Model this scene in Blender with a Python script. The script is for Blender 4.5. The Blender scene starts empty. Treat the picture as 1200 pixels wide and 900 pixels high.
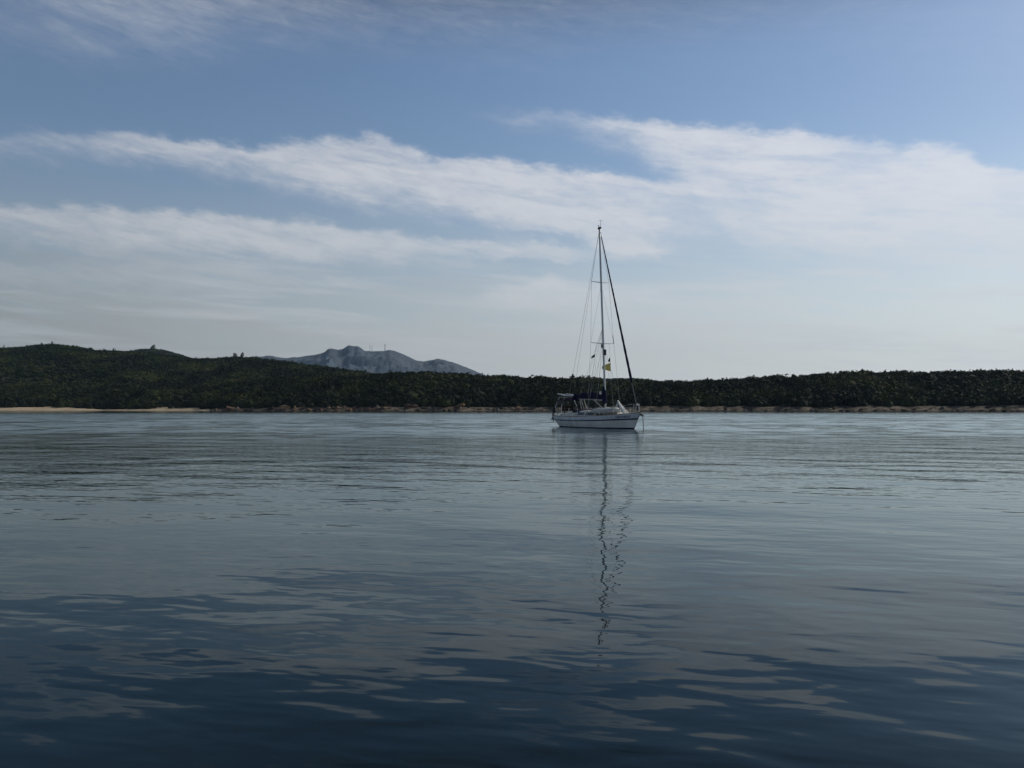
import bpy, math, random
import numpy as np
from mathutils import Vector, Matrix, noise as mnoise

random.seed(7)
rng = np.random.default_rng(7)
R = math.radians
scene = bpy.context.scene
COL = scene.collection

# ------------------------------------------------------------------ camera
F = 942.0            # focal length in photo pixels (1200 wide)
HOR = 479.0          # height of the true horizon in the photo
EYE = 1.4
cam_d = bpy.data.cameras.new("camera")
cam_d.sensor_width = 36.0
cam_d.lens = 36.0 * F / 1200.0
cam_d.clip_start = 0.05
cam_d.clip_end = 60000
cam = bpy.data.objects.new("camera", cam_d)
COL.objects.link(cam)
cam.location = (0, 0, EYE)
cam.rotation_euler = (R(90) + math.atan((HOR - 450.0) / F), 0, 0)
scene.camera = cam

# ------------------------------------------------------------------ light
SUN_EL, SUN_AZ = 38.0, 68.0          # azimuth measured from the view (+Y) towards +X
sun_d = bpy.data.lights.new("sun", 'SUN')
sun_d.energy = 2.0
sun_d.angle = R(1.5)
sun_d.color = (1.0, 0.94, 0.85)
sun = bpy.data.objects.new("sun", sun_d)
COL.objects.link(sun)
sdir = Vector((math.sin(R(SUN_AZ)) * math.cos(R(SUN_EL)), math.cos(R(SUN_AZ)) * math.cos(R(SUN_EL)), math.sin(R(SUN_EL))))
sun.rotation_euler = sdir.to_track_quat('Z', 'Y').to_euler()

scene.view_settings.view_transform = 'Standard'
scene.view_settings.look = 'None'
scene.view_settings.exposure = 0.1
scene.view_settings.gamma = 1.0
scene.view_settings.use_curve_mapping = False

# ------------------------------------------------------------------ node helpers
class NT:
    def __init__(s, tree):
        s.t = tree; s.n = tree.nodes; s.l = tree.links
    def put(s, sock, v):
        if isinstance(v, bpy.types.NodeSocket): s.l.new(v, sock)
        elif v is not None: sock.default_value = v
    def math(s, op, a, b=None, c=None, clamp=False):
        n = s.n.new('ShaderNodeMath'); n.operation = op; n.use_clamp = clamp
        for i, v in enumerate((a, b, c)):
            if v is not None: s.put(n.inputs[i], v)
        return n.outputs[0]
    def add(s, a, b): return s.math('ADD', a, b)
    def sub(s, a, b): return s.math('SUBTRACT', a, b)
    def mul(s, a, b): return s.math('MULTIPLY', a, b)
    def mad(s, a, b, c): return s.math('MULTIPLY_ADD', a, b, c)
    def vmath(s, op, a, b=None):
        n = s.n.new('ShaderNodeVectorMath'); n.operation = op
        s.put(n.inputs[0], a)
        if b is not None: s.put(n.inputs[3 if op == 'SCALE' else 1], b)
        return n.outputs[1] if op in ('DOT_PRODUCT', 'LENGTH') else n.outputs[0]
    def xyz(s, x=0, y=0, z=0):
        n = s.n.new('ShaderNodeCombineXYZ')
        for i, v in enumerate((x, y, z)): s.put(n.inputs[i], v)
        return n.outputs[0]
    def sep(s, v):
        n = s.n.new('ShaderNodeSeparateXYZ'); s.put(n.inputs[0], v); return n.outputs
    def noise(s, vec, scale=1.0, detail=2.0, rough=0.5, dims='3D', dist=0.0):
        n = s.n.new('ShaderNodeTexNoise'); n.noise_dimensions = dims
        s.put(n.inputs['Vector'], vec); s.put(n.inputs['Scale'], scale)
        s.put(n.inputs['Detail'], detail); s.put(n.inputs['Roughness'], rough)
        s.put(n.inputs['Distortion'], dist)
        return n.outputs['Fac']
    def smooth(s, v, a, b, lo=0.0, hi=1.0, kind='SMOOTHSTEP'):
        n = s.n.new('ShaderNodeMapRange'); n.interpolation_type = kind
        for i, q in enumerate((v, a, b, lo, hi)): s.put(n.inputs[i], q)
        return n.outputs[0]
    def mix(s, f, a, b):
        n = s.n.new('ShaderNodeMix'); n.data_type = 'RGBA'
        s.put(n.inputs[0], f)
        for i, v in ((6, a), (7, b)):
            if isinstance(v, tuple) and len(v) == 3: v = (*v, 1)
            s.put(n.inputs[i], v)
        return n.outputs[2]
    def ramp(s, f, stops):
        n = s.n.new('ShaderNodeValToRGB'); s.put(n.inputs[0], f)
        e = n.color_ramp.elements
        while len(e) < len(stops): e.new(0.5)
        for k, (p, c) in enumerate(stops):
            e[k].position = p; e[k].color = (*c, 1)
        return n.outputs[0]
    def curve(s, v, pts):            # pts in 0..1
        n = s.n.new('ShaderNodeFloatCurve'); s.put(n.inputs['Value'], v)
        c = n.mapping.curves[0]
        n.mapping.use_clip = False
        while len(c.points) < len(pts): c.points.new(0.5, 0.5)
        for k, (a, b) in enumerate(pts):
            c.points[k].location = (a, b); c.points[k].handle_type = 'AUTO_CLAMPED'
        n.mapping.update()
        return n.outputs[0]

# ------------------------------------------------------------------ world: Nishita sky with thin cloud bands
world = bpy.data.worlds.new("World")
scene.world = world
world.use_nodes = True
w = NT(world.node_tree)
w.n.clear()
sky = w.n.new('ShaderNodeTexSky')
sky.sky_type = 'NISHITA'
sky.sun_disc = False
sky.sun_elevation = R(SUN_EL)
sky.sun_rotation = R(SUN_AZ)
sky.altitude = 0
sky.air_density = 1.0
sky.dust_density = 0.7
sky.ozone_density = 1.2
tc = w.n.new('ShaderNodeTexCoord')
d = tc.outputs['Generated']
dx, dy, dz = w.sep(d)
az = w.math('ARCTAN2', dx, dy)
hyp = w.math('SQRT', w.add(w.mul(dx, dx), w.mul(dy, dy)))
te = w.math('DIVIDE', dz, w.math('MAXIMUM', hyp, 0.05))     # tangent of the elevation
UA = 0.75
u01 = w.mad(az, 0.5 / UA, 0.5)                                # -0.75..0.75 rad -> 0..1
def pu(x): return math.atan((x - 600) / F) / (2 * UA) + 0.5
def pv(x, y): return (HOR - y) / F * math.cos(math.atan((x - 600) / F))
# noise fields in the sky (azimuth / elevation space)
cs, sn = math.cos(R(-9)), math.sin(R(-9))
ru = w.add(w.mul(az, cs), w.mul(te, sn)); rv = w.sub(w.mul(te, cs), w.mul(az, sn))
big = w.noise(w.xyz(w.mul(ru, 4.0), w.mul(rv, 12.0), 0.3), 1.0, 4, 0.5)
fin = w.noise(w.xyz(w.mul(ru, 16.0), w.mul(rv, 60.0), 4.3), 1.0, 6, 0.6)
fib = w.noise(w.xyz(w.mul(ru, 9.0), w.mul(rv, 70.0), 8.3), 1.0, 5, 0.55, dist=0.6)
puf = w.noise(w.xyz(w.mul(ru, 26.0), w.mul(rv, 45.0), 1.7), 1.0, 5, 0.6)
warp = w.add(w.mul(w.sub(big, 0.5), 0.035), w.mul(w.sub(puf, 0.5), 0.036))
tw = w.add(te, w.add(warp, w.mul(w.sub(fin, 0.5), 0.016)))
VS = 0.7
def band(pts, et, eb, gain=1.0):
    """pts: (x, y_top, y_bottom, opacity) in photo terms, turned into azimuth and elevation."""
    top = w.mul(w.curve(u01, [(pu(x), pv(x, a) / VS) for x, a, b, o in pts]), VS)
    bot = w.mul(w.curve(u01, [(pu(x), pv(x, b) / VS) for x, a, b, o in pts]), VS)
    op = w.curve(u01, [(pu(x), o) for x, a, b, o in pts])
    m1 = w.smooth(w.sub(top, tw), -et * 0.3, et)
    m2 = w.smooth(w.sub(tw, bot), -eb * 0.3, eb)
    return w.mul(w.mul(m1, m2), w.mul(op, gain))
bands = [
    band([(-200, 150, 175, .45), (0, 150, 184, .74), (150, 150, 200, .8), (300, 158, 216, .8), (370, 153, 232, .92), (430, 152, 245, .92),
          (500, 172, 258, .85), (560, 178, 275, .85), (640, 190, 290, .9), (740, 200, 300, .85), (820, 205, 305, .6), (900, 215, 310, .35), (980, 230, 315, 0)], .016, .05),
    band([(540, 122, 136, 0), (590, 122, 146, .7), (680, 126, 163, .9), (780, 136, 215, .85), (860, 142, 300, .85), (950, 148, 310, .85),
          (1050, 158, 318, .85), (1130, 166, 325, .85), (1170, 185, 330, .75), (1300, 205, 335, .6), (1500, 215, 340, .3)], .017, .06),
    band([(-200, 240, 290, .6), (0, 236, 292, .75), (100, 234, 302, .8), (200, 242, 310, .8), (350, 250, 322, .85), (450, 264, 324, .8),
          (550, 280, 322, .75), (640, 274, 322, .75), (690, 290, 320, .5), (760, 300, 320, 0)], .015, .04),
    band([(-200, 300, 345, .35), (0, 296, 345, .4), (200, 300, 345, .42), (350, 312, 350, .3), (480, 335, 362, .15), (540, 340, 362, .3), (590, 328, 370, .65), (640, 324, 370, .8), (700, 336, 370, .8), (900, 347, 372, .7), (960, 356, 366, 0)], .016, .022),
    band([(690, 270, 296, 0), (725, 268, 304, .85), (770, 280, 308, .7), (800, 292, 306, 0)], .018, .02),
    band([(940, 306, 330, 0), (985, 304, 332, .65), (1030, 306, 332, .6), (1060, 310, 330, 0)], .014, .02),
    band([(-200, -60, 85, .2), (0, -40, 92, .26), (150, -50, 90, .4), (300, -60, 75, .36), (400, -50, 80, .28), (560, -60, 90, .22),
          (760, -60, 80, .18), (950, -60, 90, .14), (1200, -60, 110, .12), (1500, -60, 110, .1)], .03, .09),
    band([(1060, 322, 362, 0), (1110, 322, 366, .55), (1300, 320, 376, .6), (1500, 320, 370, .2)], .02, .03),
]
den = bands[0]
for b in bands[1:]:
    den = w.math('MAXIMUM', den, b) if b is bands[1] else w.sub(w.add(den, b), w.mul(den, b))
tex = w.add(w.smooth(fib, 0.25, 0.7, 0.80, 1.16), w.mul(w.sub(fin, 0.5), 0.35))
holes = w.smooth(w.noise(w.xyz(w.mul(ru, 7.0), w.mul(rv, 20.0), 6.1), 1.0, 4, 0.55), .36, .56, .80, 1.05)
den = w.mul(den, w.mul(tex, holes))
puf2 = w.noise(w.xyz(w.mul(ru, 34.0), w.mul(rv, 105.0), 5.7), 1.0, 7, 0.66, dist=.5)
den = w.smooth(w.add(den, w.mul(w.sub(puf2, 0.5), w.math('MULTIPLY', w.add(den, .12), .85, clamp=True))), -.02, 1.1, 0, .90)
# loose cloud away from the photographed part of the sky, so the sky goes on all round
away = w.smooth(w.math('ABSOLUTE', az), 0.75, 1.1)
gen = w.mul(w.smooth(w.noise(w.xyz(w.mul(ru, 2.2), w.mul(rv, 7.0), 2.9), 1.0, 5, 0.55), 0.5, 0.68, 0, .75), away)
gen = w.mul(gen, w.smooth(te, 0.9, 0.5))
den = w.math('MAXIMUM', den, gen)
# thin veil thickening towards the horizon, streaked
veil = w.smooth(te, 0.33, 0.0, 0.0, 0.94)
low = w.noise(w.xyz(w.mul(az, 4.5), w.mad(az, 2.2, w.mul(te, 48.0)), 11.3), 1.0, 5, 0.58, dist=.4)
lowc = w.mul(w.smooth(low, .45, .68, 0, .6), w.mul(w.smooth(te, .015, .06), w.smooth(te, .24, .12)))
den = w.sub(w.add(den, lowc), w.mul(den, lowc))
veil = w.mul(veil, w.smooth(w.add(w.mul(fib, .6), w.mul(big, .4)), 0.34, 0.62, 0.74, 1.06))
veil = w.math('ADD', veil, w.smooth(te, 0.54, 0.18, 0.0, 0.09))
lit = w.smooth(az, -0.75, 0.55, 0.66, 1.0, 'LINEAR')            # the side of the sky nearer the sun is brighter
cloudc = w.mix(w.smooth(te, 0.0, 0.3), (5.6, 6.0, 6.25), (7.0, 7.2, 7.7))
cloudc = w.vmath('SCALE', cloudc, w.mul(lit, 1.2))
veilc = w.vmath('SCALE', w.xyz(7.3, 7.65, 7.75), w.smooth(az, -0.6, 0.55, 0.43, 1.12, 'LINEAR'))
hsv = w.n.new('ShaderNodeHueSaturation')
hsv.inputs['Saturation'].default_value = 1.10
hsv.inputs['Value'].default_value = 1.0
w.l.new(sky.outputs[0], hsv.inputs['Color'])
skyc = w.vmath('SCALE', hsv.outputs[0], w.mul(w.smooth(az, -0.6, 0.1, 1.0, 1.12, 'LINEAR'), w.smooth(te, .42, .64, 1.0, .18)))  # high sky dimmed, mostly out of view, so the near water reflects darker
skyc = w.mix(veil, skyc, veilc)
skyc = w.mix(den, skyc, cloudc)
bg = w.n.new('ShaderNodeBackground')
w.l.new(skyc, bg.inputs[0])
bg.inputs[1].default_value = 0.085
wo = w.n.new('ShaderNodeOutputWorld')
w.l.new(bg.outputs[0], wo.inputs[0])
world.cycles.sampling_method = 'MANUAL'
world.cycles.sample_map_resolution = 512

# ------------------------------------------------------------------ materials
def new_mat(name):
    m = bpy.data.materials.new(name); m.use_nodes = True
    t = NT(m.node_tree)
    b = m.node_tree.nodes['Principled BSDF']
    return m, t, b
def plain(name, col, rough=0.5, metal=0.0, var=0.12, scale=3.0, spec=0.5):
    """a paint, metal or cloth with slight grime variation"""
    m, t, b = new_mat(name)
    g = t.n.new('ShaderNodeNewGeometry')
    nz = t.noise(g.outputs['Position'], scale, 5, 0.6)
    c = t.mix(t.smooth(nz, 0.3, 0.72), tuple(x * (1 - var) for x in col), tuple(min(1, x * (1 + var * 0.6)) for x in col))
    t.l.new(c, b.inputs['Base Color'])
    t.l.new(t.smooth(nz, 0.3, 0.7, rough * 0.85, min(1, rough * 1.15)), b.inputs['Roughness'])
    b.inputs['Metallic'].default_value = metal
    b.inputs['Specular IOR Level'].default_value = spec
    return m
M = {
    'hull': plain('white_gelcoat', (.74, .76, .76), .28, var=.10, scale=1.2),
    'strake': plain('skylit_gelcoat', (.60, .66, .74), .28, var=.08, scale=1.2),  # bluish sky light on the flared side put into the gelcoat colour
    'blue': plain('blue_stripe_paint', (.035, .06, .12), .3),
    'antifoul': plain('dark_antifouling', (.012, .018, .04), .6),
    'deck': plain('deck_gelcoat', (.62, .62, .58), .45),
    'teak': plain('weathered_teak', (.32, .23, .15), .7, var=.25, scale=9),
    'window': plain('smoked_window', (.01, .012, .015), .08),
    'alu': plain('anodised_aluminium', (.42, .44, .45), .38, metal=.6),
    'steel': plain('stainless_steel', (.55, .56, .57), .25, metal=.9),
    'wire': plain('rigging_wire', (.22, .23, .24), .4, metal=.5),
    'navy': plain('navy_canvas', (.012, .016, .045), .9, var=.25, spec=.2),
    'black': plain('black_plastic', (.012, .012, .014), .45),
    'rope': plain('grey_rope', (.16, .16, .15), .9, spec=.2),
    'white_rope': plain('white_rope', (.62, .61, .58), .9, spec=.2),
    'maroon': plain('faded_maroon_cloth', (.045, .022, .020), .9, var=.3, spec=.2),
    'rubber': plain('pale_grey_hypalon', (.62, .62, .61), .6, var=.12),
    'cloth': plain('white_sailcloth', (.80, .80, .78), .85, var=.06, spec=.2),
    'panel': plain('solar_panel_glass', (.16, .17, .19), .3, var=.1),
    'yellow': plain('yellow_bunting', (.80, .66, .20), .85, spec=.2),
    'dark_flag': plain('dark_bunting', (.03, .05, .05), .85, spec=.2),
    'mast_steel': plain('galvanised_lattice', (.06, .06, .065), .7),
}

# ---- water: wave slopes worked out in world space from a height field
def water_material():
    m, t, b = new_mat('sea_water')
    g = t.n.new('ShaderNodeNewGeometry')
    px, py, pz = t.sep(g.outputs['Position'])
    a = R(9)
    def height(ox, oy, amp_small, amp_mid, amp_far):
        x = t.add(px, ox); y = t.add(py, oy)
        X = t.sub(t.mul(x, math.cos(a)), t.mul(y, math.sin(a) * -1))
        Y = t.add(t.mul(x, -math.sin(a) * -1), t.mul(y, math.cos(a)))
        X2 = t.add(t.mul(x, math.cos(R(-14))), t.mul(y, math.sin(R(-14))))
        Y2 = t.sub(t.mul(y, math.cos(R(-14))), t.mul(x, math.sin(R(-14))))
        h = t.mul(t.noise(t.xyz(t.mul(X, .42), t.mul(Y, .62)), 1, 1, .4, '2D'), .038)          # slow undulation
        h = t.add(h, t.mul(t.noise(t.xyz(t.mul(X2, 1.7), t.mul(Y2, 3.7), 0), 1, 1.5, .45, '2D', dist=.22), amp_mid))
        h = t.add(h, t.mul(t.noise(t.xyz(t.mul(X2, .50), t.mul(Y, 1.6), 0), 1, 1, .5, '2D'), amp_far))
        h = t.add(h, t.mul(t.noise(t.xyz(t.mul(X2, .28), t.mul(Y, .42), 5), 1, 2, .6, '2D'), t.mul(amp_far, 4.0)))
        h = t.add(h, t.mul(t.noise(t.xyz(t.mul(X, 3.4), t.mul(Y, 7.5), 0), 1, 1.5, .5, '2D'), amp_small))
        return h
    # cat's paws: patches where the surface is ruffled
    patch = t.noise(t.xyz(t.mul(px, .045), t.mul(py, .075)), 1, 4, .6, '2D', dist=.5)
    ruff = t.smooth(patch, .36, .68, 0.0, 1.0)
    near = t.smooth(py, 5, 28)
    patch2 = t.smooth(t.noise(t.xyz(t.mul(px, .10), t.mul(py, .22)), 1, 2, .5, '2D'), .42, .66)
    far = t.sub(t.smooth(py, 60, 150), t.smooth(py, 200, 330, 0, 1.4))
    small = t.math('MAXIMUM', .0012, t.add(.0006, t.add(t.mul(t.mad(ruff, .0030, .0062), near), t.add(t.mul(far, .0060), t.mul(patch2, .0009)))))
    mid = t.add(.0066, t.mul(t.mul(ruff, near), .001))
    afar = t.mul(t.sub(t.smooth(py, 22, 60), t.smooth(py, 220, 340, 0, .7)), t.mad(ruff, .012, .013))
    e = 0.012
    h0 = height(0, 0, small, mid, afar); hx = height(e, 0, small, mid, afar); hy = height(0, e, small, mid, afar)
    nrm = t.xyz(t.math('DIVIDE', t.sub(h0, hx), e), t.math('DIVIDE', t.sub(h0, hy), e), 1.0)
    nrm = t.vmath('NORMALIZE', nrm)
    depth = t.smooth(t.noise(t.xyz(t.mul(px, .05), t.mul(py, .09)), 1, 2, .5, '2D'), .35, .65)
    t.n.remove(b)
    body = t.n.new('ShaderNodeBsdfDiffuse'); surf = t.n.new('ShaderNodeBsdfGlossy'); fr = t.n.new('ShaderNodeFresnel')
    mx = t.n.new('ShaderNodeMixShader')
    t.l.new(t.mix(depth, (.0003, .0042, .0072), (.0004, .0064, .0088)), body.inputs['Color'])     # clear green-blue depth
    surf.inputs['Color'].default_value = (.88, .98, 1.0, 1)
    streak = t.noise(t.xyz(t.mul(px, .42), t.mul(py, .40), 3), 1, 4, .62, '2D')
    streak2 = t.noise(t.xyz(t.mul(px, .07), t.mul(py, .10), 7), 1, 4, .6, '2D')
    st = t.smooth(t.add(t.mul(streak, .6), t.mul(streak2, .4)), .38, .60, .42, 1.28)
    rough = t.mul(t.add(t.smooth(py, 5, 60, .018, .155), t.smooth(py, 150, 330, 0, -.13)), t.mad(t.smooth(py, 12, 40), t.sub(st, 1.0), 1.0))
    t.l.new(rough, surf.inputs['Roughness'])                                                     # ripples too fine to model
    t.l.new(nrm, surf.inputs['Normal']); t.l.new(nrm, fr.inputs['Normal'])
    fr.inputs['IOR'].default_value = 1.205
    t.l.new(fr.outputs[0], mx.inputs[0]); t.l.new(body.outputs[0], mx.inputs[1]); t.l.new(surf.outputs[0], mx.inputs[2])
    t.l.new(mx.outputs[0], t.n['Material Output'].inputs['Surface'])
    return m
M['water'] = water_material()

def land_material(name, low, high, scale, rough=.95, specks=None):
    m, t, b = new_mat(name)
    g = t.n.new('ShaderNodeNewGeometry')
    n1 = t.noise(g.outputs['Position'], scale, 6, .6)
    n2 = t.noise(g.outputs['Position'], scale * 7, 4, .6)
    c = t.mix(t.smooth(t.add(t.mul(n1, .65), t.mul(n2, .35)), .38, .62), low, high)
    if specks:
        n3 = t.noise(g.outputs['Position'], specks[1], 5, .62)
        c = t.mix(t.smooth(n3, specks[2], specks[2] + .08), c, specks[0])
    t.l.new(c, b.inputs['Base Color'])
    b.inputs['Roughness'].default_value = rough
    b.inputs['Specular IOR Level'].default_value = .15
    return m
M['soil'] = land_material('scrub_soil', (.035, .035, .02), (.07, .06, .035), .05)
M['hill'] = land_material('scrub_hill', (.025, .035, .018), (.055, .055, .03), .02)
M['mountain'] = land_material('mountain_rock_hazed', (.088, .118, .150), (.102, .124, .150), .0022, specks=((.12, .125, .148), .012, .62))  # blue of the distance haze is partly put into the rock colour
M['sand'] = land_material('beach_sand', (.44, .35, .24), (.56, .46, .33), .05)
M['bank'] = land_material('pale_eroded_bank', (.085, .072, .058), (.235, .20, .16), .16, specks=((.03, .035, .018), .30, .53))
M['red_rock'] = land_material('reddish_granite', (.09, .06, .048), (.24, .16, .12), .5)
M['pale_rock'] = land_material('pale_granite', (.20, .16, .12), (.40, .33, .25), .5)
M['tan_rock'] = land_material('ochre_granite', (.13, .09, .06), (.30, .21, .12), .5)
M['grey_rock'] = land_material('grey_granite', (.10, .10, .10), (.22, .21, .20), .4)
M['dark_rock'] = land_material('wet_dark_rock', (.03, .026, .024), (.075, .06, .05), .5)

def leaf_material(name, bright=1.0):
    m, t, b = new_mat(name)
    at = t.n.new('ShaderNodeAttribute'); at.attribute_name = 'tint'
    g = t.n.new('ShaderNodeNewGeometry')
    n1 = t.noise(t.vmath('MULTIPLY', g.outputs['Position'], (1, .6, 2.5)), .022, 5, .62)
    f = t.math('ADD', t.mul(at.outputs['Fac'], .50), t.mul(t.smooth(n1, .36, .66), .50))
    k = bright
    c = t.ramp(f, [(0.0, (.012 * k, .018 * k, .010 * k)), (.35, (.024 * k, .038 * k, .016 * k)), (.60, (.052 * k, .080 * k, .024 * k)),
                   (.80, (.115 * k, .130 * k, .040 * k)), (1.0, (.21 * k, .19 * k, .085 * k))])
    t.l.new(c, b.inputs['Base Color'])
    b.inputs['Roughness'].default_value = .8
    b.inputs['Specular IOR Level'].default_value = .2
    return m
M['leaf'] = leaf_material('macchia_leaves', .50)
M['leaf_far'] = leaf_material('macchia_leaves_far', .58)

# ------------------------------------------------------------------ object helpers
def link_mesh(name, me, mat=None, parent=None):
    o = bpy.data.objects.new(name, me)
    COL.objects.link(o)
    if mat: me.materials.append(mat)
    if parent: o.parent = parent
    return o
def tag(o, label=None, cat=None, group=None, kind=None):
    if label: o['label'] = label
    if cat: o['category'] = cat
    if group: o['group'] = group
    if kind: o['kind'] = kind
    return o
def empty(name, loc, rz=0.0):
    o = bpy.data.objects.new(name, None)
    o.empty_display_size = .5
    COL.objects.link(o); o.location = loc; o.rotation_euler = (0, 0, rz)
    return o
def np_mesh(name, V, Fc, smooth=False):
    me = bpy.data.meshes.new(name)
    V = np.asarray(V, dtype=np.float32); Fc = np.asarray(Fc, dtype=np.int32)
    me.vertices.add(len(V)); me.vertices.foreach_set('co', V.ravel())
    k = Fc.shape[1]
    me.loops.add(Fc.size); me.loops.foreach_set('vertex_index', Fc.ravel())
    me.polygons.add(len(Fc)); me.polygons.foreach_set('loop_start', np.arange(len(Fc), dtype=np.int32) * k)
    me.polygons.foreach_set('loop_total', np.full(len(Fc), k, dtype=np.int32))
    me.polygons.foreach_set('use_smooth', np.full(len(Fc), smooth))
    me.update(calc_edges=True)
    return me
def grid_faces(nr, nc):
    i, j = np.meshgrid(np.arange(nr - 1), np.arange(nc - 1), indexing='ij')
    a = (i * nc + j).ravel()
    return np.stack([a, a + 1, a + nc + 1, a + nc], 1)

class MB:
    def __init__(s): s.v = []; s.f = []; s.starts = []
    def quad_loop(s, rings, closed=True, caps=True):
        base = len(s.v); n = len(rings[0]); s.starts.append((len(s.v), len(s.f)))
        for r in rings: s.v += [tuple(p) for p in r]
        for i in range(len(rings) - 1):
            for j in range(n if closed else n - 1):
                k = (j + 1) % n
                s.f.append((base + i * n + j, base + i * n + k, base + (i + 1) * n + k, base + (i + 1) * n + j))
        if caps and closed:
            s.f.append(tuple(base + j for j in reversed(range(n))))
            s.f.append(tuple(base + (len(rings) - 1) * n + j for j in range(n)))
        return s
    def tube(s, pts, r, n=6, r2=None):
        pts = [Vector(p) for p in pts]
        rings = []
        for i, p in enumerate(pts):
            t = (pts[min(i + 1, len(pts) - 1)] - pts[max(i - 1, 0)]).normalized()
            a = t.orthogonal().normalized() if i == 0 else (rings_a - t * rings_a.dot(t)).normalized()
            rings_a = a
            b = t.cross(a)
            rr = r if r2 is None else r + (r2 - r) * i / (len(pts) - 1)
            if isinstance(r, (list, tuple)): rr = r[i]
            rings.append([p + a * math.cos(2 * math.pi * k / n) * rr + b * math.sin(2 * math.pi * k / n) * rr for k in range(n)])
        return s.quad_loop(rings)
    def box(s, c, sz, rot=None, taper=1.0):
        m = rot or Matrix.Identity(3)
        c = Vector(c)
        ch = min(sz) * .12
        rings = []
        for zz, ins in ((-.5, ch), (-.5, 0), (.5, 0), (.5, ch)):
            z = zz * sz[2] + (0 if ins else (ch if zz < 0 else -ch))
            k = taper if zz > 0 else 1
            hx, hy = sz[0] / 2 * k - ins, sz[1] / 2 * k - ins
            rings.append([c + m @ Vector(p) for p in ((-hx, -hy, z), (hx, -hy, z), (hx, hy, z), (-hx, hy, z))])
        return s.quad_loop(rings)
    def build_each(s, name, mat, parent=None, smooth=False):
        """every piece added so far becomes a mesh of its own"""
        ends = s.starts[1:] + [(len(s.v), len(s.f))]
        out = []
        for (v0, f0), (v1, f1) in zip(s.starts, ends):
            q = MB(); q.v = s.v[v0:v1]; q.f = [tuple(i - v0 for i in f) for f in s.f[f0:f1]]
            out.append(q.build(name, mat, parent, smooth))
        return out
    def build(s, name, mat, parent=None, smooth=False):
        me = bpy.data.meshes.new(name)
        me.from_pydata([tuple(v) for v in s.v], [], s.f)
        me.polygons.foreach_set('use_smooth', [smooth] * len(me.polygons))
        me.update()
        return link_mesh(name, me, mat, parent)

def fbm(x, y, z=0.0, o=4):
    return mnoise.fractal(Vector((x, y, z)), 1.0, 2.0, o)

# ------------------------------------------------------------------ sea
me = np_mesh('sea', [(-30000, -4000, 0), (30000, -4000, 0), (30000, 30000, 0), (-30000, 30000, 0)], [(0, 1, 2, 3)])
tag(link_mesh('water', me, M['water']), kind='structure')

# ------------------------------------------------------------------ land
def interp(x, pts):
    return float(np.interp(x, [p[0] for p in pts], [p[1] for p in pts]))

SHORE = [(-400, 640), (0, 640), (120, 665), (240, 620), (330, 590), (460, 560), (600, 545), (760, 520), (900, 500), (1050, 485), (1200, 470), (1600, 440)]
# skyline of the near headland (photo terms, tops of the shrubs)
HEAD = [(-400, 455), (0, 455), (150, 452), (260, 450), (330, 445), (400, 440), (430, 438.5), (470, 438), (500, 438), (560, 441), (640, 443), (700, 444.5), (760, 448),
        (800, 448.5), (850, 446), (900, 442.5), (960, 439.5), (1000, 437), (1100, 437), (1200, 437), (1300, 438), (1600, 445)]
DEPTH = [(-400, 130), (0, 130), (330, 140), (560, 120), (760, 110), (1000, 130), (1600, 150)]
BANKH = [(-400, 1.6), (0, 2.3), (60, 2.6), (120, .8), (170, 1.2), (225, 1.8), (246, .7), (262, 1.3), (330, 2.4), (460, 2.8), (640, 2.6), (780, 3.2), (960, 2.7), (1200, 3.6), (1600, 3.4)]
BANKW = [(-400, 22), (120, 20), (300, 10), (600, 14), (1600, 12)]
SHRUB_TOP = 3.8
def head_z(px, t):
    """height of the headland ground; t = metres behind the shoreline"""
    ys = interp(px, SHORE); dep = interp(px, DEPTH); bh = interp(px, BANKH); bw = interp(px, BANKW)
    ridge = EYE + (ys + dep) * (HOR - interp(px, HEAD)) / F - SHRUB_TOP
    if t < 0: return max(-1.5, t * .12)
    if t < bw:
        k = t / bw
        z = bh * (k * k * (3 - 2 * k))
    elif t < dep:
        k = (t - bw) / (dep - bw)
        k2 = math.sin(k * math.pi / 2) ** 1.1
        z = bh + (ridge - bh) * k2
        z += fbm(px * .012, t * .02, 3) * 1.6 * min(1, k * 3) * (1 - k)
    elif t < dep + 260:
        k = (t - dep) / 260
        z = ridge + (1.8 - ridge) * (k * k * (3 - 2 * k))
    else:
        z = 1.8
    return z
TS = [-40, -10, -3, 0, 1, 2, 3.5, 5, 7, 9, 11, 13, 15, 18, 22] + list(range(27, 160, 7)) + list(range(165, 420, 25)) + [500, 800, 1400]
PX = np.arange(-600, 1801, 6)
def shore_y(px):
    wob = fbm(px * .02, 7.7, 0) * 10 + fbm(px * .1, 1.1, 0) * 3
    if px < 245: wob *= .3
    return interp(px, SHORE) + wob
V = []
for t in TS:
    for px in PX:
        Y = shore_y(px) + t
        z = head_z(px, t)
        if 0 < t < 25 and px > 245: z += fbm(px * .15, t * .3, 5) * .35
        V.append((((px - 600) / F) * Y, Y, z))
me = np_mesh('headland', V, grid_faces(len(TS), len(PX)), True)
me.materials.append(M['soil']); me.materials.append(M['sand']); me.materials.append(M['bank']); me.materials.append(M['dark_rock'])
nc = len(PX)
mi = np.zeros(len(me.polygons), dtype=np.int32)
for i, t in enumerate(TS[:-1]):
    for j in range(nc - 1):
        if t < interp(PX[j], BANKW) + (3 if PX[j] < 245 else -1):
            mi[i * (nc - 1) + j] = 1 if PX[j] < 244 else (3 if t < (2 if PX[j] > 700 else 1) + 2.2 * fbm(PX[j] * .05, 4.4, 0) else 2)
me.polygons.foreach_set('material_index', mi)
tag(link_mesh('headland', me), kind='structure')

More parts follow.
